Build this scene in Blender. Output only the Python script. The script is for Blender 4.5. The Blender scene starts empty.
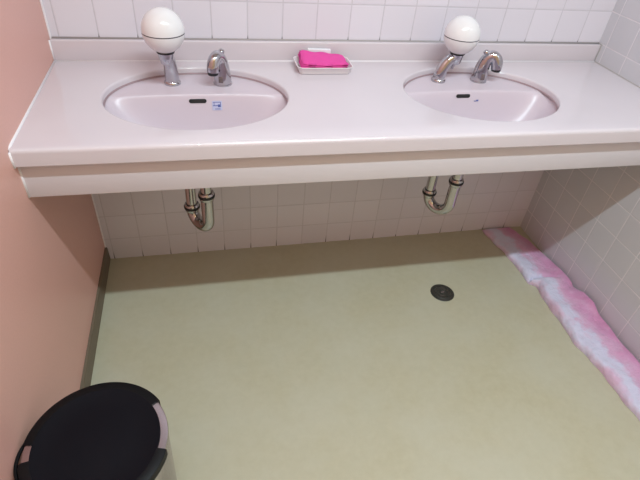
import bpy, bmesh, math, random
from mathutils import Vector, Matrix
random.seed(4)
PI = math.pi
sc = bpy.context.scene
col = sc.collection

# ------------------------------------------------------------------ camera
cam = bpy.data.objects.new('camera', bpy.data.cameras.new('camera'))
col.objects.link(cam)
cam.location = (0.3829, -1.46205, 1.26227)
cam.rotation_euler = (0.88003, -0.078056, -0.213515)
cam.data.sensor_fit = 'HORIZONTAL'
cam.data.sensor_width = 36.0
cam.data.lens = 36.0 * 490.5 / 640
cam.data.clip_start = 0.02
sc.camera = cam

# ------------------------------------------------------------------ world, lights, exposure
w = bpy.data.worlds.new('world'); sc.world = w; w.use_nodes = True
w.node_tree.nodes['Background'].inputs[0].default_value = (0.9, 0.75, 0.62, 1)
w.node_tree.nodes['Background'].inputs[1].default_value = 0.0
sc.view_settings.view_transform = 'Standard'
sc.view_settings.look = 'None'
sc.view_settings.gamma = 1
sc.view_settings.use_curve_mapping = False
sc.view_settings.exposure = 0.0

LAMP_X, LAMP_Y, LAMP_Z = 0.86, -1.335, 2.33
ld = bpy.data.lights.new('tube_light', 'AREA')
ld.shape = 'RECTANGLE'; ld.size = 1.2; ld.size_y = 0.05
ld.energy = 35; ld.color = (0.77, 0.94, 1.0)
lo = bpy.data.objects.new('tube_light', ld); col.objects.link(lo)
lo.location = (LAMP_X, LAMP_Y, LAMP_Z)
# added warm fill behind the camera, no fixture there, yellows the shade
ld = bpy.data.lights.new('warm_fill', 'AREA')
ld.shape = 'SQUARE'; ld.size = 1.2
ld.energy = 5.5; ld.color = (1.0, 0.77, 0.36)
lo = bpy.data.objects.new('warm_fill', ld); col.objects.link(lo)
lo.location = (0.86, -2.3, 2.38)

# ------------------------------------------------------------------ dimensions
W, H, D = 1.7093, 0.7355, 0.5007
YF, ZC = -3.0, 2.42
TH = 0.0415
PX, PY, PZ = 0.0235, -0.0379, 0.093      # tile joint phases

# ------------------------------------------------------------------ materials
def new_mat(name, base, rough=0.5, metal=0.0, **kw):
    m = bpy.data.materials.new(name); m.use_nodes = True
    b = m.node_tree.nodes['Principled BSDF']
    b.inputs['Base Color'].default_value = (*base, 1)
    b.inputs['Roughness'].default_value = rough
    b.inputs['Metallic'].default_value = metal
    for k, v in kw.items():
        b.inputs[k].default_value = v
    return m

class NT:
    def __init__(s, m): s.t = m.node_tree; s.b = s.t.nodes['Principled BSDF']
    def n(s, typ, **kw):
        nd = s.t.nodes.new(typ)
        for k, v in kw.items():
            if k.startswith('i_'):
                nd.inputs[int(k[2:])].default_value = v
            else: setattr(nd, k, v)
        return nd
    def l(s, a, b): s.t.links.new(a, b)
    def math(s, op, a, b=None, c=None):
        nd = s.t.nodes.new('ShaderNodeMath'); nd.operation = op
        for i, q in enumerate((a, b, c)):
            if q is None: continue
            if isinstance(q, (int, float)): nd.inputs[i].default_value = q
            else: s.l(q, nd.inputs[i])
        return nd.outputs[0]
    def mix(s, f, a, b):
        nd = s.t.nodes.new('ShaderNodeMix'); nd.data_type = 'RGBA'
        for i, q in ((0, f), (6, a), (7, b)):
            if isinstance(q, tuple): nd.inputs[i].default_value = (*q, 1)
            elif isinstance(q, (int, float)): nd.inputs[i].default_value = q
            else: s.l(q, nd.inputs[i])
        return nd.outputs[2]
    def noise(s, vec, scale, detail=3, rough=0.5):
        nd = s.t.nodes.new('ShaderNodeTexNoise')
        nd.inputs['Scale'].default_value = scale
        nd.inputs['Detail'].default_value = detail
        nd.inputs['Roughness'].default_value = rough
        if vec is not None: s.l(vec, nd.inputs['Vector'])
        return nd.outputs['Fac']
    def bump(s, h, strength, dist):
        nd = s.t.nodes.new('ShaderNodeBump')
        nd.inputs['Strength'].default_value = strength
        nd.inputs['Distance'].default_value = dist
        s.l(h, nd.inputs['Height']); s.l(nd.outputs[0], s.b.inputs['Normal'])

def tile_mat(name, axis, pu, tile_col, grout_col, dirt):
    """square glazed tiles, 100 mm, joints at pu + k*0.1 along `axis` and PZ + k*0.1 in height"""
    m = new_mat(name, tile_col, 0.22)
    t = NT(m)
    geo = t.n('ShaderNodeTexCoord')
    sep = t.n('ShaderNodeSeparateXYZ'); t.l(geo.outputs['Object'], sep.inputs[0])
    u = sep.outputs[axis]; z = sep.outputs[2]
    def dist(c, p):     # distance to nearest joint
        a = t.math('SUBTRACT', c, p - 0.05)
        a = t.math('FLOORED_MODULO', a, 0.1)
        return t.math('ABSOLUTE', t.math('SUBTRACT', a, 0.05))
    du, dz = dist(u, pu), dist(z, PZ)
    d = t.math('MINIMUM', du, dz)
    mr = t.n('ShaderNodeMapRange', interpolation_type='SMOOTHSTEP')
    mr.inputs['From Min'].default_value = 0.0011; mr.inputs['From Max'].default_value = 0.0021
    t.l(d, mr.inputs['Value'])
    # slight tone change from tile to tile
    cu = t.math('FLOOR', t.math('MULTIPLY', t.math('SUBTRACT', u, pu), 10))
    cz = t.math('FLOOR', t.math('MULTIPLY', t.math('SUBTRACT', z, PZ), 10))
    cb = t.n('ShaderNodeCombineXYZ'); t.l(cu, cb.inputs[0]); t.l(cz, cb.inputs[1])
    wn = t.n('ShaderNodeTexWhiteNoise', noise_dimensions='3D'); t.l(cb.outputs[0], wn.inputs[0])
    var = t.math('MULTIPLY_ADD', wn.outputs['Value'], 0.05, 0.975)
    tc = t.n('ShaderNodeVectorMath', operation='SCALE')
    tc.inputs[0].default_value = tile_col
    t.l(var, tc.inputs['Scale'])
    gn = t.noise(geo.outputs['Object'], 35, 2)
    g = t.mix(gn, tuple(c * 0.82 for c in grout_col), grout_col)
    if dirt:   # dark grime at the feet of the vertical joints, by floor and above the splashback
        def grime(z0, hgt):
            a = t.n('ShaderNodeMapRange'); a.inputs['From Min'].default_value = z0 + hgt
            a.inputs['From Max'].default_value = z0; t.l(z, a.inputs['Value'])
            b_ = t.math('GREATER_THAN', z, z0 - 0.004)
            return t.math('MULTIPLY', a.outputs[0], b_)
        gr = t.math('MAXIMUM', grime(0.0, 0.035), t.math('MULTIPLY', grime(0.793, 0.012), 0.8))
        gr = t.math('MULTIPLY', gr, t.math('LESS_THAN', t.math('SUBTRACT', du, 0.003), 0))
        gr = t.math('MULTIPLY', gr, t.math('GREATER_THAN', t.noise(geo.outputs['Object'], 9, 1), 0.40))
        g = t.mix(gr, g, (0.05, 0.045, 0.04))
    c = t.mix(mr.outputs[0], g, tc.outputs[0])
    t.l(c, t.b.inputs['Base Color'])
    t.l(t.math('MULTIPLY_ADD', mr.outputs[0], -0.55, 0.75), t.b.inputs['Roughness'])
    hr = t.n('ShaderNodeMapRange', interpolation_type='SMOOTHSTEP')
    hr.inputs['From Min'].default_value = 0.0; hr.inputs['From Max'].default_value = 0.005
    t.l(d, hr.inputs['Value'])
    wob = t.math('MULTIPLY', t.noise(geo.outputs['Object'], 14, 1), 0.25)
    t.bump(t.math('ADD', hr.outputs[0], wob), 0.3, 0.0015)
    return m

M = {}
M['tile_back'] = tile_mat('tile_back', 0, PX, (0.76, 0.725, 0.79), (0.67, 0.635, 0.69), True)
M['tile_right'] = tile_mat('tile_right', 1, PY, (0.64, 0.64, 0.68), (0.85, 0.82, 0.86), False)

m = M['pink'] = new_mat('pink_laminate', (0.72, 0.40, 0.34), 0.38)
t = NT(m); g = t.n('ShaderNodeTexCoord')
f = t.noise(g.outputs['Object'], 220, 3)
t.l(t.mix(f, (0.71, 0.385, 0.325), (0.79, 0.445, 0.38)), t.b.inputs['Base Color'])
t.bump(f, 0.15, 0.0006)

m = M['vinyl'] = new_mat('mottled_vinyl', (0.5, 0.47, 0.33), 0.42)
t = NT(m); g = t.n('ShaderNodeTexCoord')
f1 = t.noise(g.outputs['Object'], 3.5, 4, 0.6); f2 = t.noise(g.outputs['Object'], 38, 5, 0.65)
c1 = t.mix(f2, (0.445, 0.41, 0.275), (0.56, 0.53, 0.39))
cr = t.n('ShaderNodeValToRGB'); cr.color_ramp.elements[0].position = 0.35; cr.color_ramp.elements[1].position = 0.65
t.l(f1, cr.inputs[0])
t.l(t.mix(cr.outputs[0], c1, t.mix(0.5, c1, (0.55, 0.54, 0.44))), t.b.inputs['Base Color'])
t.bump(f2, 0.1, 0.0008)

M['baseboard'] = new_mat('brown_grey_vinyl', (0.17, 0.13, 0.09), 0.5)
M['ceiling'] = new_mat('white_ceiling', (0.80, 0.76, 0.70), 0.9)
M['cream'] = new_mat('cream_paint', (0.74, 0.55, 0.38), 0.7)
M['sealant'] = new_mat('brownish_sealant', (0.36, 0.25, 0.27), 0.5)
M['caulk'] = new_mat('white_caulk', (0.90, 0.86, 0.89), 0.5)
M['grey_caulk'] = new_mat('grey_caulk', (0.42, 0.39, 0.39), 0.6)

m = M['marble'] = new_mat('cast_marble', (0.77, 0.72, 0.75), 0.3)
t = NT(m); g = t.n('ShaderNodeTexCoord')
f = t.noise(g.outputs['Object'], 6, 4)
t.l(t.mix(f, (0.67, 0.60, 0.645), (0.72, 0.655, 0.69)), t.b.inputs['Base Color'])
m.node_tree.nodes['Principled BSDF'].inputs['Coat Weight'].default_value = 1.0
M['apron'] = new_mat('apron_laminate', (0.72, 0.68, 0.72), 0.35)
M['china'] = new_mat('pinkish_china', (0.66, 0.57, 0.63), 0.3)
M['chrome'] = new_mat('chrome', (0.52, 0.52, 0.55), 0.10, 1.0)
M['pipe_chrome'] = new_mat('pipe_chrome', (0.54, 0.53, 0.53), 0.12, 1.0)
M['rubber'] = new_mat('black_rubber', (0.012, 0.012, 0.014), 0.5)
M['white_plastic'] = new_mat('white_plastic', (0.83, 0.81, 0.82), 0.16)
M['seam'] = new_mat('dark_seam', (0.05, 0.045, 0.06), 0.4)
M['sensor'] = new_mat('sensor_glass', (0.16, 0.12, 0.12), 0.12)
M['black_hole'] = new_mat('dark_opening', (0.01, 0.01, 0.01), 0.6)
M['tray'] = new_mat('tray_plastic', (0.84, 0.78, 0.80), 0.3)
M['paper'] = new_mat('white_paper', (0.85, 0.87, 0.9), 0.7)
M['label_paper'] = new_mat('label_film', (0.56, 0.57, 0.76), 0.35)
M['label_blue'] = new_mat('label_ink', (0.10, 0.13, 0.38), 0.4)
M['drain_metal'] = new_mat('drain_metal', (0.055, 0.052, 0.045), 0.45, 0.3)
M['steel'] = new_mat('bin_steel', (0.50, 0.45, 0.47), 0.25, 1.0)
M['lid'] = new_mat('black_lid', (0.003, 0.003, 0.006), 0.55, **{'Specular IOR Level': 0.15})
M['lid_rim'] = new_mat('lid_rim', (0.004, 0.004, 0.005), 0.5, **{'Specular IOR Level': 0.2})
M['housing'] = new_mat('lamp_housing', (0.8, 0.8, 0.8), 0.5)

m = M['pink_cloth'] = new_mat('pink_cloth', (0.80, 0.055, 0.30), 0.85)
t = NT(m); g = t.n('ShaderNodeTexCoord')
f = t.noise(g.outputs['Object'], 600, 2)
t.l(t.mix(f, (0.74, 0.05, 0.31), (0.84, 0.10, 0.42)), t.b.inputs['Base Color'])
t.bump(f, 0.5, 0.001)

m = M['towel'] = new_mat('tie_dye_towel', (0.8, 0.4, 0.6), 0.95)
t = NT(m); g = t.n('ShaderNodeTexCoord')
uvn = t.n('ShaderNodeUVMap'); sep = t.n('ShaderNodeSeparateXYZ'); t.l(uvn.outputs[0], sep.inputs[0])
f = t.noise(g.outputs['Object'], 11, 4, 0.6)
s1 = t.math('ADD', t.math('ADD', sep.outputs[0], 0.07), t.math('MULTIPLY', t.math('SUBTRACT', f, 0.5), 0.9))
cr = t.n('ShaderNodeValToRGB'); e = cr.color_ramp.elements
e[0].position = 0.0; e[0].color = (0.72, 0.50, 0.68, 1)
e[1].position = 1.0; e[1].color = (0.62, 0.26, 0.46, 1)
for ps, c in ((0.08, (0.70, 0.56, 0.74)), (0.20, (0.68, 0.67, 0.85)), (0.44, (0.68, 0.65, 0.84)), (0.56, (0.69, 0.42, 0.62)), (0.78, (0.66, 0.32, 0.54))):
    q = e.new(ps); q.color = (*c, 1)
t.l(s1, cr.inputs[0])
f3 = t.noise(g.outputs['Object'], 26, 3)
mr = t.n('ShaderNodeMapRange'); mr.inputs['From Min'].default_value = 0.5; mr.inputs['From Max'].default_value = 0.75
mr.inputs['To Max'].default_value = 0.45
t.l(f3, mr.inputs['Value'])
t.l(t.mix(mr.outputs[0], cr.outputs[0], (0.74, 0.52, 0.70)), t.b.inputs['Base Color'])
f4 = t.noise(g.outputs['Object'], 420, 2)
f5 = t.noise(g.outputs['Object'], 32, 3)
t.bump(t.math('ADD', t.math('MULTIPLY', f4, 0.25), t.math('MULTIPLY', f5, 2.2)), 0.7, 0.006)
t.b.inputs['Sheen Weight'].default_value = 0.3

# ------------------------------------------------------------------ helpers
def smooth(bm, flag=True):
    for f in bm.faces: f.smooth = flag

def obj(name, bm, mat, parent=None, sm=False, label=None):
    me = bpy.data.meshes.new(name)
    bmesh.ops.recalc_face_normals(bm, faces=bm.faces)
    if sm: smooth(bm)
    bm.to_mesh(me); bm.free()
    for m_ in (mat if isinstance(mat, (list, tuple)) else [mat]): me.materials.append(m_)
    o = bpy.data.objects.new(name, me); col.objects.link(o)
    if parent: o.parent = parent
    if label: o['label'] = label
    return o

def thing(name, label, cat, loc=(0, 0, 0), rotz=0, group=None):
    o = bpy.data.objects.new(name, None); col.objects.link(o)
    o.location = loc; o.rotation_euler = (0, 0, rotz); o.empty_display_size = 0.05
    return tag(o, label, cat, group)

def tag(o, label, cat, group=None):
    o['label'] = label; o['category'] = cat
    if group: o['group'] = group
    return o

def struct(name, bm, mat):
    o = obj(name, bm, mat); o['kind'] = 'structure'; return o

def add_box(bm, x0, x1, y0, y1, z0, z1, bev=0.0, seg=3):
    r = bmesh.ops.create_cube(bm, size=1.0)
    vs = r['verts']
    for v in vs:
        v.co = Vector(((x0 + x1) / 2 + v.co.x * (x1 - x0), (y0 + y1) / 2 + v.co.y * (y1 - y0), (z0 + z1) / 2 + v.co.z * (z1 - z0)))
    if bev:
        es = list({e for v in vs for e in v.link_edges})
        bmesh.ops.bevel(bm, geom=es, offset=bev, segments=seg, profile=0.5, affect='EDGES')

def box_bm(*a, **k):
    bm = bmesh.new(); add_box(bm, *a, **k); return bm

def catmull(pts, n=8):
    out = []
    P = [pts[0]] + list(pts) + [pts[-1]]
    for i in range(1, len(P) - 2):
        p0, p1, p2, p3 = (Vector(q) for q in P[i - 1:i + 3])
        for k in range(n):
            s = k / n
            out.append(0.5 * ((2 * p1) + (-p0 + p2) * s + (2 * p0 - 5 * p1 + 4 * p2 - p3) * s * s + (-p0 + 3 * p1 - 3 * p2 + p3) * s ** 3))
    out.append(Vector(P[-2])); return out

def add_tube(bm, pts, rad, seg=24, cap=True, flat=1.0):
    """swept circle; pts are (x,y,z,r) or rad is constant"""
    ps = [Vector(p[:3]) for p in pts]
    rs = [p[3] if len(p) > 3 else rad for p in pts]
    rings = []; nrm = None
    for i, p in enumerate(ps):
        tg = (ps[min(i + 1, len(ps) - 1)] - ps[max(i - 1, 0)]).normalized()
        if nrm is None:
            a = Vector((0, 1, 0)) if abs(tg.y) < 0.9 else Vector((1, 0, 0))
            nrm = (a - tg * a.dot(tg)).normalized()
        else:
            nrm = (nrm - tg * nrm.dot(tg)).normalized()
        bn = tg.cross(nrm)
        rings.append([bm.verts.new(p + (nrm * math.cos(2 * PI * k / seg) * flat + bn * math.sin(2 * PI * k / seg)) * rs[i]) for k in range(seg)])
    for a, b in zip(rings, rings[1:]):
        for k in range(seg):
            bm.faces.new((a[k], a[(k + 1) % seg], b[(k + 1) % seg], b[k]))
    if cap:
        bm.faces.new(rings[0][::-1]); bm.faces.new(rings[-1])

def smooth_path(pts4, n=8):
    """catmull through (x,y,z,r)"""
    from mathutils import Vector as V
    P = [V(p) for p in pts4]; P = [P[0]] + P + [P[-1]]; out = []
    for i in range(1, len(P) - 2):
        p0, p1, p2, p3 = P[i - 1:i + 3]
        for k in range(n):
            s = k / n
            out.append(tuple(0.5 * ((2 * p1) + (p2 - p0) * s + (2 * p0 - 5 * p1 + 4 * p2 - p3) * s * s + (3 * p1 - p0 - 3 * p2 + p3) * s ** 3)))
    out.append(tuple(P[-2])); return out

def add_lathe(bm, prof, seg=48, c=(0, 0, 0), a0=0.0, a1=2 * PI, caps=True):
    full = abs(a1 - a0 - 2 * PI) < 1e-6
    n = seg if full else seg + 1
    rings = []
    for r, z in prof:
        if r < 1e-6: rings.append([bm.verts.new((c[0], c[1], c[2] + z))])
        else: rings.append([bm.verts.new((c[0] + r * math.cos(a0 + (a1 - a0) * k / seg), c[1] + r * math.sin(a0 + (a1 - a0) * k / seg), c[2] + z)) for k in range(n)])
    for a, b in zip(rings, rings[1:]):
        for k in range(seg):
            k2 = (k + 1) % n
            if len(a) == 1 and len(b) == 1: continue
            if len(a) == 1: bm.faces.new((a[0], b[k2], b[k]))
            elif len(b) == 1: bm.faces.new((a[k], a[k2], b[0]))
            else: bm.faces.new((a[k], a[k2], b[k2], b[k]))
    return rings

def auto(o, ang=35):
    """smooth shading with sharp edges above the angle"""
    me = o.data
    bm = bmesh.new(); bm.from_mesh(me)
    for f in bm.faces: f.smooth = True
    for e in bm.edges:
        if len(e.link_faces) == 2 and e.calc_face_angle(0) > math.radians(ang): e.smooth = False
    bm.to_mesh(me); bm.free(); return o

# ------------------------------------------------------------------ room shell
T = 0.1
struct('floor', box_bm(-T, W + T, YF - T, T, -T, 0), M['vinyl'])
struct('ceiling', box_bm(-T, W + T, YF - T, T, ZC, ZC + T), M['ceiling'])
struct('wall_back', box_bm(0, W, 0, T, 0, ZC), M['tile_back'])
struct('wall_right', box_bm(W, W + T, YF, T, 0, ZC), M['tile_right'])
struct('wall_left', box_bm(-T, 0, YF, T, 0, ZC), M['pink'])
struct('wall_front', box_bm(0, W, YF - T, YF, 0, ZC), M['cream'])
# vinyl skirting along the pink wall, its top edge rounded
bm = bmesh.new()
prof = [(0, 0), (0.009, 0), (0.0085, 0.004), (0.0075, 0.052), (0.0055, 0.058), (0, 0.060)]
a = [bm.verts.new((x, YF, z)) for x, z in prof]; b = [bm.verts.new((x, 0, z)) for x, z in prof]
for i in range(len(prof)): bm.faces.new((a[i], a[(i + 1) % 6], b[(i + 1) % 6], b[i]))
bm.faces.new(a[::-1]); bm.faces.new(b)
struct('baseboard_left', bm, M['baseboard'])
# white corner bead between the pink panel and the tiles
struct('trim_1', box_bm(0, 0.005, -0.004, 0, 0, ZC, bev=0.001, seg=1), M['caulk'])

# ------------------------------------------------------------------ vanity counter
BAS = [(0.374, -0.249), (1.160, -0.251)]
BA, BB = 0.226, 0.184
top = thing('vanity_counter', 'long pale lavender cast marble vanity counter with two oval basins set in it', 'counter', (0, 0, 0))
bm = bmesh.new()
NS = 96
rb = 0.010                                   # front edge rounding
yf = -D + rb
def loop(pts):
    vs = [bm.verts.new(p) for p in pts]
    es = [bm.edges.new((vs[i], vs[(i + 1) % len(vs)])) for i in range(len(vs))]
    return vs, es
x0c, x1c = 0.0015, W - 0.0015
ov, oe = loop([(x0c, yf, H), (x1c, yf, H), (x1c, -0.001, H), (x0c, -0.001, H)])
edges = list(oe); holes = []
rl = 0.006
for cx, cy in BAS:
    hv, he = loop([(cx + (BA + rl) * math.cos(2 * PI * k / NS), cy + (BB + rl) * math.sin(2 * PI * k / NS), H) for k in range(NS)])
    edges += he; holes.append((cx, cy, hv))
bmesh.ops.triangle_fill(bm, use_beauty=True, use_dissolve=False, edges=edges)
for cx, cy, hv in holes:                     # rounded lip then straight down
    prev = hv
    prof = [(rl * (1 - math.sin(q)), -rl * (1 - math.cos(q))) for q in (PI / 10, PI / 5, 3 * PI / 10, 2 * PI / 5, PI / 2)] + [(0, -0.0180), (0.018, -0.0180), (0.018, -TH)]
    for dr, dz in prof:
        cur = [bm.verts.new((cx + (BA + dr) * math.cos(2 * PI * k / NS), cy + (BB + dr) * math.sin(2 * PI * k / NS), H + dz)) for k in range(NS)]
        for k in range(NS): bm.faces.new((prev[k], prev[(k + 1) % NS], cur[(k + 1) % NS], cur[k]))
        prev = cur
prof = [(yf - rb * math.sin(q), H - rb * (1 - math.cos(q))) for q in (PI / 12, PI / 6, PI / 4, PI / 3, 5 * PI / 12, PI / 2)]
prof += [(-D, H - TH + 0.003), (-D + 0.003, H - TH), (-D + 0.05, H - TH), (-D + 0.05, H - TH + 0.012)]
pa, pb = ov[0], ov[1]
for y, z in prof:
    a_, b_ = bm.verts.new((x0c, y, z)), bm.verts.new((x1c, y, z))
    bm.faces.new((pa, pb, b_, a_)); pa, pb = a_, b_
auto(obj('countertop', bm, M['marble'], top), 40)
bm = bmesh.new(); add_box(bm, x0c, x1c, -0.0171, -0.0005, H + 0.0002, H + 0.0557, bev=0.0035)
auto(obj('backsplash', bm, M['marble'], top), 50)
bm = bmesh.new(); add_box(bm, 0.002, W - 0.002, -0.4812, -0.463, 0.6087, H - TH - 0.0005, bev=0.0012, seg=2)
auto(obj('front_apron', bm, M['apron'], top), 50)
# caulk beads
bm = bmesh.new()
add_tube(bm, [(0.001, -D + 0.006, H - 0.004), (0.001, -D + 0.016, H), (0.001, -0.02, H)], 0.0032, 8)
add_tube(bm, [(0.001, -D + 0.001, H - 0.006), (0.001, -D + 0.001, H - TH)], 0.0032, 8)
add_tube(bm, [(0.001, -0.481, H - TH), (0.001, -0.481, 0.609)], 0.0030, 8)
add_tube(bm, [(0.001, -0.0175, H), (0.001, -0.0175, H + 0.055)], 0.0026, 8)
add_tube(bm, [(0.002, -0.0172, H + 0.0004), (W - 0.002, -0.0172, H + 0.0004)], 0.0022, 8)
obj('caulk_bead', bm, M['caulk'], top, sm=True, label='white caulk bead against the pink wall and splashback')
bm = bmesh.new()
add_tube(bm, [(W - 0.001, -D + 0.006, H), (W - 0.001, -0.018, H), (W - 0.001, -0.018, H + 0.056), (W - 0.001, 0, H + 0.056)], 0.0026, 8)
add_tube(bm, [(0.003, -0.001, H + 0.0565), (W, -0.001, H + 0.0565)], 0.0024, 8)
obj('caulk_bead', bm, M['grey_caulk'], top, sm=True, label='grey caulk bead along the tiles')

# ------------------------------------------------------------------ wash basins
LEDGE = -0.200; ZL = H - 0.019; DEEP = 0.125
def prof1(t):
    t = max(0.0, min(1.0, t)); return 1 - (1 - t) ** 2.6
def basin_z(cx, cy, x, y):
    r = math.hypot((x - cx) / BA, (y - cy) / BB)
    t2 = (LEDGE - 0.012 * ((x - cx) / BA) ** 2 - y) / 0.085
    if t2 <= 0: return ZL
    t2 = min(1, t2); t2 = t2 * t2 / (t2 + 0.06) * 1.06
    return ZL - DEEP * prof1(t2) * prof1((1.02 - r) / 0.75)
def bowl_mesh(cx, cy):
    bm = bmesh.new()
    nx = 60
    A, B = BA + 0.012, BB + 0.012
    ys = [cy + B * math.sin(-PI / 2 + PI * i / 40) for i in range(41)]
    ys += [LEDGE - 0.002 * i for i in range(-3, 16)]
    ys = sorted(set(round(y, 5) for y in ys))
    ys = [y for i, y in enumerate(ys) if i == 0 or y - ys[i - 1] > 0.0008]
    rows = []
    for y in ys:
        hw = A * math.sqrt(max(1e-4, 1 - ((y - cy) / B) ** 2))
        row = []
        for i in range(nx + 1):
            s = math.sin(-PI / 2 + PI * i / nx)
            x = cx + s * hw
            row.append(bm.verts.new((x - cx, y - cy, basin_z(cx, cy, x, y))))
        rows.append(row)
    for a, b in zip(rows, rows[1:]):
        for i in range(nx): bm.faces.new((a[i], a[i + 1], b[i + 1], b[i]))
    # outer shell below, so that the bowl has real thickness
    bm.normal_update()
    g = bm.faces[:]
    if sum(f.normal.z for f in g) < 0: bmesh.ops.reverse_faces(bm, faces=g)
    bmesh.ops.solidify(bm, geom=g, thickness=0.012)
    return bm
def surf(cx, cy, x, y):
    e = 1e-4
    z = basin_z(cx, cy, x, y)
    n = Vector((-(basin_z(cx, cy, x + e, y) - z) / e, -(basin_z(cx, cy, x, y + e) - z) / e, 1)).normalized()
    return Vector((x - cx, y - cy, z)), n
def on_wall(o, cx, cy, x, z, off=0.0008):
    """seat a flat part (built in local x / y-up, facing +z) on the ledge wall of the bowl at height z"""
    y = LEDGE - 0.001
    while basin_z(cx, cy, x, y) > z: y -= 0.0002
    p, n = surf(cx, cy, x, y)
    ux = Vector((1, 0, 0)); uy = n.cross(ux).normalized(); ux = uy.cross(n)
    o.matrix_local = Matrix(((ux.x, uy.x, n.x, p.x + n.x * off), (ux.y, uy.y, n.y, p.y + n.y * off), (ux.z, uy.z, n.z, p.z + n.z * off), (0, 0, 0, 1)))
def stadium(w_, h_, th):
    bm = bmesh.new(); r = h_ / 2; vs = []
    for k in range(13): q = -PI / 2 + PI * k / 12; vs.append((w_ / 2 - r + r * math.cos(q), r * math.sin(q)))
    for k in range(13): q = PI / 2 + PI * k / 12; vs.append((-w_ / 2 + r + r * math.cos(q), r * math.sin(q)))
    b_ = [bm.verts.new((x, y, 0)) for x, y in vs]; f = bm.faces.new(b_)
    e = bmesh.ops.extrude_face_region(bm, geom=[f])
    for v in e['geom']:
        if isinstance(v, bmesh.types.BMVert): v.co.z += th
    return bm
LBL = ['pinkish oval wash basin in the left half of the counter, a pale blue label inside',
       'pinkish oval wash basin beside the right tiled wall, a small dark blue mark inside']
for i, (cx, cy) in enumerate(BAS):
    bas = thing('wash_basin', LBL[i], 'basin', (cx, cy, 0), 0, 'wash basins in the counter')
    b_ = auto(obj('bowl', bowl_mesh(cx, cy), M['china'], bas), 60)
    dx = -0.003 if i == 0 else -0.027
    so = obj('overflow_slot', stadium(0.045, 0.0105, 0.0006), M['black_hole'], bas, label='black overflow slot')
    on_wall(so, cx, cy, cx + dx, 0.7005 if i == 0 else 0.7030)
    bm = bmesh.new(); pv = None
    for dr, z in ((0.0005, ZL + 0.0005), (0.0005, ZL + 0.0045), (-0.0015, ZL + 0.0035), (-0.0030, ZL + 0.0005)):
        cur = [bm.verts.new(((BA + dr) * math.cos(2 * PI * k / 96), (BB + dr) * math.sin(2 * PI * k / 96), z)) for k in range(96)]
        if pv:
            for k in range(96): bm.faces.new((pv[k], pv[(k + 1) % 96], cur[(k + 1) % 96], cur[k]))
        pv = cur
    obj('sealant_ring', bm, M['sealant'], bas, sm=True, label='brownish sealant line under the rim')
    # drain fitting in the bowl floor
    bm = bmesh.new()
    zb = basin_z(cx, cy, cx, -0.30)
    add_lathe(bm, [(0, zb + 0.004), (0.012, zb + 0.0038), (0.014, zb + 0.002), (0.020, zb + 0.002), (0.022, zb + 0.0002)], 32, (0, -0.30 - cy, 0))
    obj('drain_fitting', bm, M['chrome'], bas, sm=True)
    if i == 0:
        bm = box_bm(-0.013, 0.013, -0.012, 0.012, 0, 0.0005)
        lab = obj('maker_label', bm, M['label_paper'], bas, label='pale blue label')
        on_wall(lab, cx, cy, cx + 0.046, 0.6890)
        # line drawing of a tap, two joined shapes and a row of small characters under it
        bm = bmesh.new()
        add_box(bm, -0.0110, 0.0095, 0.0080, 0.0094, 0.0005, 0.0009)
        add_box(bm, -0.0085, -0.0070, 0.0000, 0.0080, 0.0005, 0.0009)
        add_box(bm, -0.0110, 0.0030, -0.0012, 0.0008, 0.0005, 0.0009)
        add_box(bm, 0.0020, 0.0095, -0.0040, 0.0030, 0.0005, 0.0009)
        add_box(bm, 0.0080, 0.0095, 0.0030, 0.0080, 0.0005, 0.0009)
        for xx in (-0.005, -0.0015, 0.002, 0.0055): add_box(bm, xx, xx + 0.0024, -0.0098, -0.0074, 0.0005, 0.0009)
        obj('printed_mark', bm, M['label_blue'], lab, label='dark blue printed mark')
    else:
        bm = bmesh.new()
        add_box(bm, -0.007, 0.001, -0.0020, 0.0002, 0, 0.0005); add_box(bm, 0.0, 0.007, -0.0016, 0.0028, 0, 0.0005)
        lab = obj('maker_label', bm, M['label_blue'], bas, label='small dark blue mark')
        on_wall(lab, cx, cy, cx + 0.017, 0.6895)

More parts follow.
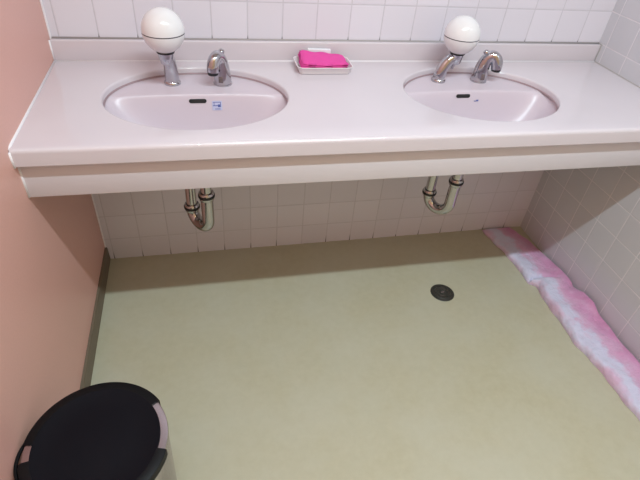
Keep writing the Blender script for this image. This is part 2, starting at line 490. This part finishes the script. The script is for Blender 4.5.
# ------------------------------------------------------------------ waste traps
def trap(loc, ang, tip, label):
    """tail at the origin, outlet leg at distance `tip` along local +x, then back to the wall"""
    tr = thing('waste_trap', label, 'pipe', loc, ang, 'chrome waste traps under the counter')
    R_ = tip / 2; zb = 0.3175 + R_; r = 0.0180
    bm = bmesh.new(); add_tube(bm, [(0, 0, 0.578, r * 0.9), (0, 0, 0.44, r * 0.9)], 0)
    auto(obj('tailpiece', bm, M['pipe_chrome'], tr), 50)
    path = [(0, 0, 0.444, r), (0, 0, zb + 0.004, r)]
    for k in range(0, 17):
        q = PI + PI * k / 16
        path.append((R_ + R_ * math.cos(q), 0, zb + R_ * math.sin(q), r))
    path += [(tip, 0, zb + 0.004, r)]
    bm = bmesh.new(); add_tube(bm, path, 0, 28); auto(obj('u_bend', bm, M['pipe_chrome'], tr), 50)
    # outlet: up, then elbow and back to the wall (world +y)
    z1 = 0.50
    L = Vector((math.sin(ang), math.cos(ang), 0))      # world +y in local axes
    yw = loc[1] + math.sin(ang) * tip
    path = [(tip, 0, zb + 0.008, r * 0.88), (tip, 0, z1 - 0.04, r * 0.88)]
    for k in range(1, 9):
        q = PI / 2 * k / 8
        path.append((tip + L.x * 0.04 * (1 - math.cos(q)), L.y * 0.04 * (1 - math.cos(q)), z1 - 0.04 + 0.04 * math.sin(q), r * 0.88))
    path.append((tip + L.x * (-yw - 0.001), L.y * (-yw - 0.001), z1, r * 0.88))
    bm = bmesh.new(); add_tube(bm, path, 0, 28); auto(obj('outlet_pipe', bm, M['pipe_chrome'], tr), 50)
    for (x, z) in ((0, 0.444), (tip, zb + 0.007)):
        bm = bmesh.new()
        add_lathe(bm, [(0.0165, 0.012), (0.0200, 0.012), (0.0215, 0.010), (0.0220, 0.001), (0.0220, -0.006), (0.0205, -0.013), (0.0182, -0.015)], 36, (x, 0, z))
        n = auto(obj('slip_nut', bm, M['pipe_chrome'], tr), 40)
        bm = bmesh.new()
        add_lathe(bm, [(0.0180, 0.0040), (0.0235, 0.0040), (0.0238, 0.003), (0.0238, -0.001), (0.0235, -0.0035), (0.0180, -0.0035)], 36, (x, 0, z))
        auto(obj('washer_ring', bm, M['rubber'], n), 40)
    # escutcheon on the wall
    bm = bmesh.new()
    c = Vector((tip, 0, 0)) + L * (-yw)
    add_tube(bm, [(c.x - L.x * 0.001, c.y - L.y * 0.001, z1, 0.032), (c.x - L.x * 0.006, c.y - L.y * 0.006, z1, 0.030), (c.x - L.x * 0.010, c.y - L.y * 0.010, z1, 0.018)], 0, 32)
    auto(obj('wall_flange', bm, M['pipe_chrome'], tr), 30)
    return tr
def ang_to(a, b): return math.atan2(b[1] - a[1], b[0] - a[0])
A0, A1 = (0.3735, -0.270), (0.3275, -0.207)
B0, B1 = (1.1540, -0.270), (1.1060, -0.207)
trap((*A0, 0), ang_to(A0, A1), math.dist(A0, A1), 'chrome U-shaped waste trap under the left basin')
trap((*B0, 0), ang_to(B0, B1), math.dist(B0, B1), 'chrome U-shaped waste trap under the right basin')

# ------------------------------------------------------------------ soap dispensers with a white globe
def dispenser(loc, ang, lift, label):
    d = thing('soap_dispenser', label, 'soap dispenser', loc, ang, 'globe soap dispensers on the basins')
    bm = bmesh.new()
    add_lathe(bm, [(0, 0.0), (0.0215, 0.0), (0.0220, 0.002), (0.0215, 0.006), (0.0185, 0.009)], 36)
    auto(obj('base_ring', bm, M['chrome'], d), 40)
    bm = bmesh.new()
    add_tube(bm, smooth_path([(0, 0, 0.006, 0.0185), (0.001, 0, 0.022, 0.0180), (0.006, 0, 0.042 + lift * 0.5, 0.0172), (0.017, 0, 0.062 + lift * 0.8, 0.0162), (0.031, 0, 0.074 + lift, 0.0155), (0.046, 0, 0.078 + lift, 0.0145), (0.055, 0, 0.0775 + lift, 0.010)]), 0, 28)
    auto(obj('curved_body', bm, M['chrome'], d), 60)
    hx = 0.042
    bm = bmesh.new()
    add_lathe(bm, [(0, 0.058), (0.012, 0.058), (0.0155, 0.062), (0.0185, 0.078), (0.0205, 0.0875), (0, 0.0875)], 36, (hx, 0, lift))
    hd = auto(obj('head_cup', bm, M['chrome'], d), 40)
    bm = bmesh.new(); add_tube(bm, [(hx - 0.002, 0, 0.060 + lift, 0.0048), (hx - 0.006, 0, 0.042 + lift, 0.0042)], 0, 16)
    auto(obj('nozzle', bm, M['chrome'], d), 50)
    bm = bmesh.new(); add_lathe(bm, [(0, 0.0872), (0.0215, 0.0872), (0.0225, 0.089), (0.022, 0.092), (0, 0.092)], 36, (hx, 0, lift))
    auto(obj('black_gasket', bm, M['rubber'], d), 40)
    # globe, centre 52.5 mm radius, taller upper shell and a lower cup
    R0, RZ, zc = 0.0512, 0.0525, 0.0895 + 0.0500
    def prof(q0, q1, rr=1.0, n=20):
        return [(R0 * rr * math.cos(q0 + (q1 - q0) * k / n), zc + RZ * rr * math.sin(q0 + (q1 - q0) * k / n)) for k in range(n + 1)]
    qs = math.radians(-3)
    bm = bmesh.new(); pr = prof(qs + 0.024, PI / 2); pr[-1] = (0, pr[-1][1]); add_lathe(bm, pr, 56, (hx, 0, lift))
    g = obj('globe_cover', bm, M['white_plastic'], d, sm=True)
    bm = bmesh.new(); add_lathe(bm, prof(math.radians(-67), qs - 0.024), 56, (hx, 0, lift))
    obj('globe_cup', bm, M['white_plastic'], d, sm=True)
    bm = bmesh.new(); add_lathe(bm, prof(qs - 0.04, qs + 0.04, 0.994, 4), 56, (hx, 0, lift))
    obj('globe_seam', bm, M['seam'], d, sm=True, label='thin dark seam around the globe')
    return d
dispenser((0.3085, -0.130, ZL), math.radians(-98), 0.010, 'white globe soap dispenser on a chrome stem at the left basin')
dispenser((1.0835, -0.126, ZL), math.radians(2), -0.006, 'white globe soap dispenser on a chrome stem at the right basin')

# ------------------------------------------------------------------ sensor taps
def tap(loc, ang, wang, label):
    d = thing('basin_tap', label, 'tap', loc, ang, 'short arched chrome taps')
    bm = bmesh.new(); add_lathe(bm, [(0, 0), (0.0252, 0), (0.0256, 0.001), (0.0250, 0.0035), (0.022, 0.004)], 36)
    auto(obj('base_ring', bm, M['chrome'], d), 40)
    bm = bmesh.new()
    add_tube(bm, smooth_path([(0, 0, 0.003, 0.0245), (0.001, 0, 0.025, 0.0230), (0.003, 0, 0.048, 0.0205), (0.009, 0, 0.068, 0.0180), (0.021, 0, 0.0785, 0.0165), (0.034, 0, 0.073, 0.0165), (0.040, 0, 0.059, 0.0168), (0.042, 0, 0.045, 0.0160)]), 0, 32, flat=0.95)
    auto(obj('spout', bm, M['chrome'], d), 60)
    bm = bmesh.new(); add_lathe(bm, [(0, -0.004), (0.0130, -0.004), (0.0140, 0.0), (0.0140, 0.005)], 28, (0.0422, 0, 0.042))
    auto(obj('aerator', bm, M['rubber'], d, label='black outlet'), 50)
    bm = bmesh.new()
    add_tube(bm, [(0.008, 0, 0.078, 0.008), (0.002, 0, 0.085, 0.0080), (-0.002, 0, 0.0885, 0.0078), (-0.004, 0, 0.0905, 0.0055)], 0, 16)
    auto(obj('lift_knob', bm, M['chrome'], d), 60)
    bm = bmesh.new()
    a = wang - ang; n = 8; rings = []
    for z, s in ((0.010, 0), (0.012, 1), (0.027, 1), (0.029, 0)):
        r = 0.0242 - (z - 0.004) * 0.07
        row = []
        for k in range(n + 1):
            q = a + (k / n - 0.5) * 0.6
            rr = r + (0.0009 if s and 0 < k < n else -0.0012)
            row.append(bm.verts.new((0.0008 + rr * math.cos(q), rr * math.sin(q), z)))
        rings.append(row)
    for p_, q_ in zip(rings, rings[1:]):
        for k in range(n): bm.faces.new((p_[k], p_[k + 1], q_[k + 1], q_[k]))
    obj('sensor_window', bm, M['sensor'], d, sm=True, label='dark sensor window')
tap((0.4415, -0.133, ZL), math.radians(232), math.radians(255), 'arched chrome tap at the left basin, right of the globe dispenser')
tap((1.2165, -0.127, ZL), math.radians(-32), math.radians(268), 'arched chrome tap at the right basin, right of the globe dispenser')

# ------------------------------------------------------------------ soap tray and cloth
tr = thing('soap_tray', 'small white rectangular tray on the counter between the two basins', 'tray', (0.7315, -0.082, H), 0)
def rrect(hx, hy, r, n=6):
    out = []
    for sx, sy, q0 in ((1, 1, 0), (-1, 1, PI / 2), (-1, -1, PI), (1, -1, 3 * PI / 2)):
        for k in range(n + 1):
            q = q0 + PI / 2 * k / n
            out.append((sx * (hx - r) + r * math.cos(q), sy * (hy - r) + r * math.sin(q)))
    return out
bm = bmesh.new()
prof = [(0.0, 0.0005, 0), (-0.0, 0.0005, 0), (0.000, 0.0015, 1), (0.006, 0.019, 1), (0.009, 0.0205, 1), (0.0085, 0.0220, 1), (0.0055, 0.0215, 1), (-0.001, 0.0055, 1), (-0.003, 0.004, 1)]
rings = []
for dr, z, s in prof[2:]:
    rings.append([bm.verts.new((x, y, z)) for x, y in rrect(0.0735 + dr, 0.0395 + dr, 0.010 + max(0, dr))])
for a, b in zip(rings, rings[1:]):
    for k in range(len(a)): bm.faces.new((a[k], a[(k + 1) % len(a)], b[(k + 1) % len(b)], b[k]))
bm.faces.new(rings[0][::-1]); bm.faces.new(rings[-1])
auto(obj('tray_body', bm, M['tray'], tr), 45)

# folded cloth: three stacked layers, each a closed wavy slab joined at the folds
bm = bmesh.new()
def layer(x0, x1, y0, y1, z0, th, skew, ph):
    nx, ny = 22, 14
    tv, bv = [], []
    for j in range(ny + 1):
        v = j / ny; rt, rb_ = [], []
        for i in range(nx + 1):
            u = i / nx
            x = x0 + (x1 - x0) * u + skew * (v - 0.5) + 0.0015 * math.sin(9 * v + ph)
            y = y0 + (y1 - y0) * v + 0.0018 * math.sin(7 * u + ph * 2)
            ed = min(u, 1 - u) * (x1 - x0); ey = min(v, 1 - v) * (y1 - y0)
            e = min(1, min(ed, ey) / (th * 0.5)); rnd = math.sqrt(max(0, 1 - (1 - e) ** 2))
            base = z0 + 0.0022 * math.sin(6 * u + ph) * math.sin(5 * v + ph) + 0.017 * v * (1.15 - u)
            zt = base + th * 0.5 + th * 0.5 * rnd + 0.0012 * math.sin(17 * u + 5 * v + ph)
            zb_ = base + th * 0.5 - th * 0.5 * rnd
            rt.append(bm.verts.new((x, y, zt))); rb_.append(bm.verts.new((x, y, zb_)))
        tv.append(rt); bv.append(rb_)
    for j in range(ny):
        for i in range(nx):
            bm.faces.new((tv[j][i], tv[j][i + 1], tv[j + 1][i + 1], tv[j + 1][i]))
            bm.faces.new((bv[j][i], bv[j + 1][i], bv[j + 1][i + 1], bv[j][i + 1]))
    for i in range(nx):
        bm.faces.new((tv[0][i], bv[0][i], bv[0][i + 1], tv[0][i + 1])); bm.faces.new((tv[ny][i], tv[ny][i + 1], bv[ny][i + 1], bv[ny][i]))
    for j in range(ny):
        bm.faces.new((tv[j][0], tv[j + 1][0], bv[j + 1][0], bv[j][0])); bm.faces.new((tv[j][nx], bv[j][nx], bv[j + 1][nx], tv[j + 1][nx]))
layer(0.662, 0.800, -0.1125, -0.046, H + 0.0080, 0.010, 0.004, 1.2)
layer(0.664, 0.801, -0.1120, -0.048, H + 0.0135, 0.010, 0.004, 1.2)
layer(0.666, 0.801, -0.1128, -0.050, H + 0.0180, 0.011, 0.003, 1.25)
c = obj('folded_cloth', bm, M['pink_cloth'], None, sm=True)
tag(c, 'folded bright pink cloth lying in the white tray', 'cloth')
bm = box_bm(-0.034, 0.034, -0.006, 0.006, 0, 0.038, bev=0.002)
c = obj('soap_packet', bm, M['paper'])
c.location = (0.728, -0.0385, H + 0.0065); c.rotation_euler = (0, 0, math.radians(-5))
tag(c, 'small white packet standing in the tray behind the pink cloth', 'packet')

# ------------------------------------------------------------------ floor drain
fd = thing('floor_drain', 'round dark metal floor drain set in the beige floor', 'drain', (1.190, -0.338, 0))
bm = bmesh.new(); add_lathe(bm, [(0.030, 0.0006), (0.040, 0.0018), (0.0425, 0.0014), (0.0440, 0.0002)], 48)
add_lathe(bm, [(0.030, 0.0006), (0.030, 0.0030), (0.032, 0.0030), (0.034, 0.0016)], 48)
auto(obj('drain_rim', bm, M['drain_metal'], fd), 40)
bm = bmesh.new(); add_lathe(bm, [(0, 0.0030), (0.006, 0.0030), (0.007, 0.0022), (0.010, 0.0022), (0.011, 0.0032), (0.016, 0.0032), (0.017, 0.0022), (0.020, 0.0022), (0.021, 0.0034), (0.028, 0.0034), (0.0295, 0.0010)], 48)
cv = auto(obj('drain_cover', bm, M['drain_metal'], fd), 40)
bm = box_bm(-0.007, 0.007, -0.0015, 0.0015, 0.0030, 0.0042, bev=0.0005, seg=1)
obj('cover_slot', bm, M['steel'], cv, label='small bright bar')

# ------------------------------------------------------------------ towel along the right wall
def interp(tab, y):
    if y >= tab[0][0]: return tab[0][1]
    for (a, va), (b, vb) in zip(tab, tab[1:]):
        if a >= y >= b:
            s = (y - a) / (b - a); s = s * s * (3 - 2 * s); return va + (vb - va) * s
    return tab[-1][1]
XL = [(-0.008, 1.520), (-0.09, 1.529), (-0.18, 1.542), (-0.266, 1.552), (-0.31, 1.546), (-0.34, 1.545), (-0.36, 1.565), (-0.44, 1.560), (-0.54, 1.555), (-0.62, 1.550), (-0.70, 1.562), (-0.77, 1.565), (-0.84, 1.569), (-0.92, 1.572), (-1.10, 1.575)]
XR = [(-0.008, 1.648), (-0.05, 1.668), (-0.12, 1.690), (-0.18, 1.700), (-0.30, 1.703), (-1.10, 1.703)]
ZR = [(-0.008, 0.008), (-0.18, 0.010), (-0.26, 0.020), (-0.36, 0.036), (-0.41, 0.024), (-0.46, 0.048), (-0.50, 0.050), (-0.55, 0.030), (-0.74, 0.026), (-1.10, 0.022)]
ZM = [(-0.008, 0.010), (-0.10, 0.014), (-0.20, 0.018), (-0.31, 0.022), (-0.335, 0.020), (-0.35, 0.030), (-0.40, 0.032), (-0.46, 0.026), (-0.50, 0.030), (-0.60, 0.024), (-1.10, 0.022)]
bm = bmesh.new(); uvl = bm.loops.layers.uv.new('UVMap')
ny, nx = 150, 28; tv, bv = [], []
random.seed(3)
for j in range(ny + 1):
    y = -0.008 - (1.10 - 0.008) * j / ny
    xl, xr = interp(XL, y) + 0.0025 * math.sin(31 * y) + 0.0015 * math.sin(83 * y + 1), interp(XR, y) + 0.0010 * math.sin(40 * y)
    zr, zm = interp(ZR, y), interp(ZM, y)
    rt, rb_ = [], []
    for i in range(nx + 1):
        u = i / nx
        u2 = 0.5 - 0.5 * math.cos(PI * u)
        x = xl + (xr - xl) * u2
        thick = zm + (zr - zm) * max(0, (u2 - 0.55) / 0.45) ** 1.3
        e = min(1, min(u2 * (xr - xl) / 0.016, (1 - u2) * (xr - xl) / 0.010, (j / ny) * 1.09 / 0.008, (1 - j / ny) * 1.09 / 0.01))
        rnd = math.sqrt(max(0, 1 - (1 - e) ** 2))
        ds = -0.014 * math.exp(-((y + 0.336 - 0.012 * math.sin(6 * u2)) / 0.007) ** 2) * (1 if u2 < 0.6 else max(0, 1 - (u2 - 0.6) / 0.2))
        ds += -0.006 * math.exp(-((y + 0.41 - 0.03 * (u2 - 0.5)) / 0.010) ** 2) * u2
        ds += 0.0016 * math.sin(24 * y + 8 * u2) + 0.0012 * math.sin(61 * y - 5 * u2)
        z = 0.003 + max(0.003, thick + ds) * (0.12 + 0.88 * rnd)
        rt.append((bm.verts.new((x, y, z)), u2)); rb_.append((bm.verts.new((x, y, 0.0008)), u2))
    tv.append(rt); bv.append(rb_)
def quad(*q):
    f = bm.faces.new([a[0] for a in q])
    for l, a in zip(f.loops, q): l[uvl].uv = (a[1], a[0].co.y)
for j in range(ny):
    for i in range(nx):
        quad(tv[j][i], tv[j][i + 1], tv[j + 1][i + 1], tv[j + 1][i]); quad(bv[j][i], bv[j + 1][i], bv[j + 1][i + 1], bv[j][i + 1])
    quad(tv[j][0], tv[j + 1][0], bv[j + 1][0], bv[j][0]); quad(tv[j][nx], bv[j][nx], bv[j + 1][nx], tv[j + 1][nx])
for i in range(nx):
    quad(tv[0][i], bv[0][i], bv[0][i + 1], tv[0][i + 1]); quad(tv[ny][i], tv[ny][i + 1], bv[ny][i + 1], bv[ny][i])
c = auto(obj('bath_towel', bm, M['towel']), 60)
tag(c, 'long pink and white towel laid on the floor along the right tiled wall', 'towel')

# ------------------------------------------------------------------ waste bin
BX, BY, BR, BH = 0.1415, -0.9315, 0.1305, 0.357
bn = thing('waste_bin', 'round steel waste bin with black lid standing against the pink wall', 'bin', (BX, BY, 0))
bm = bmesh.new()
add_lathe(bm, [(0, 0.001), (BR - 0.014, 0.001), (BR - 0.012, 0.004), (BR - 0.004, BH - 0.018), (BR - 0.002, BH - 0.010), (BR - 0.003, BH - 0.0045), (BR - 0.006, BH - 0.003), (BR - 0.022, BH - 0.004), (BR - 0.022, BH - 0.03)], 72)
auto(obj('bin_body', bm, M['steel'], bn), 40)
bm = bmesh.new()
add_lathe(bm, [(0, BH - 0.001), (BR * 0.5, BH - 0.0015), (BR - 0.026, BH - 0.0035), (BR - 0.019, BH - 0.001), (BR - 0.0165, BH - 0.001), (BR - 0.0165, BH - 0.003)], 72)
auto(obj('lid', bm, M['lid'], bn), 40)
# black outer rim broken at two places where the steel shows
gaps = [(math.radians(-16), math.radians(33)), (math.radians(173), math.radians(189))]
def arc(a0, a1):
    bm = bmesh.new()
    pr = [(BR - 0.0185, BH - 0.003), (BR - 0.017, BH - 0.0005), (BR - 0.003, BH - 0.0005), (BR + 0.0008, BH - 0.003), (BR + 0.0008, BH - 0.022), (BR - 0.0015, BH - 0.022), (BR - 0.0018, BH - 0.003)]
    r = add_lathe(bm, pr, 48, (0, 0, 0), a0, a1)
    bm.faces.new([q[0] for q in r]); bm.faces.new([q[-1] for q in r][::-1])
    return bm
auto(obj('lid_rim', arc(gaps[0][1], gaps[1][0]), M['lid_rim'], bn), 40)
auto(obj('lid_rim', arc(gaps[1][1], 2 * PI + gaps[0][0]), M['lid_rim'], bn), 40)
bm = bmesh.new()
pts = []
for k in range(13):
    q = math.radians(166 + 40 * k / 12); rr = BR + 0.001 + 0.0075 * math.sin(PI * k / 12) ** 0.7
    pts.append((rr * math.cos(q), rr * math.sin(q), BH - 0.016, 0.0035))
add_tube(bm, pts, 0, 12)
auto(obj('handle', bm, M['lid_rim'], bn), 60)

# ------------------------------------------------------------------ ceiling lamp (above the frame)
lp = thing('ceiling_lamp', 'long white fluorescent lamp fixed to the ceiling', 'lamp', (LAMP_X, LAMP_Y, 0))
bm = box_bm(-0.64, 0.64, -0.05, 0.05, LAMP_Z + 0.012, ZC - 0.001, bev=0.008)
auto(obj('lamp_housing', bm, M['housing'], lp), 40)
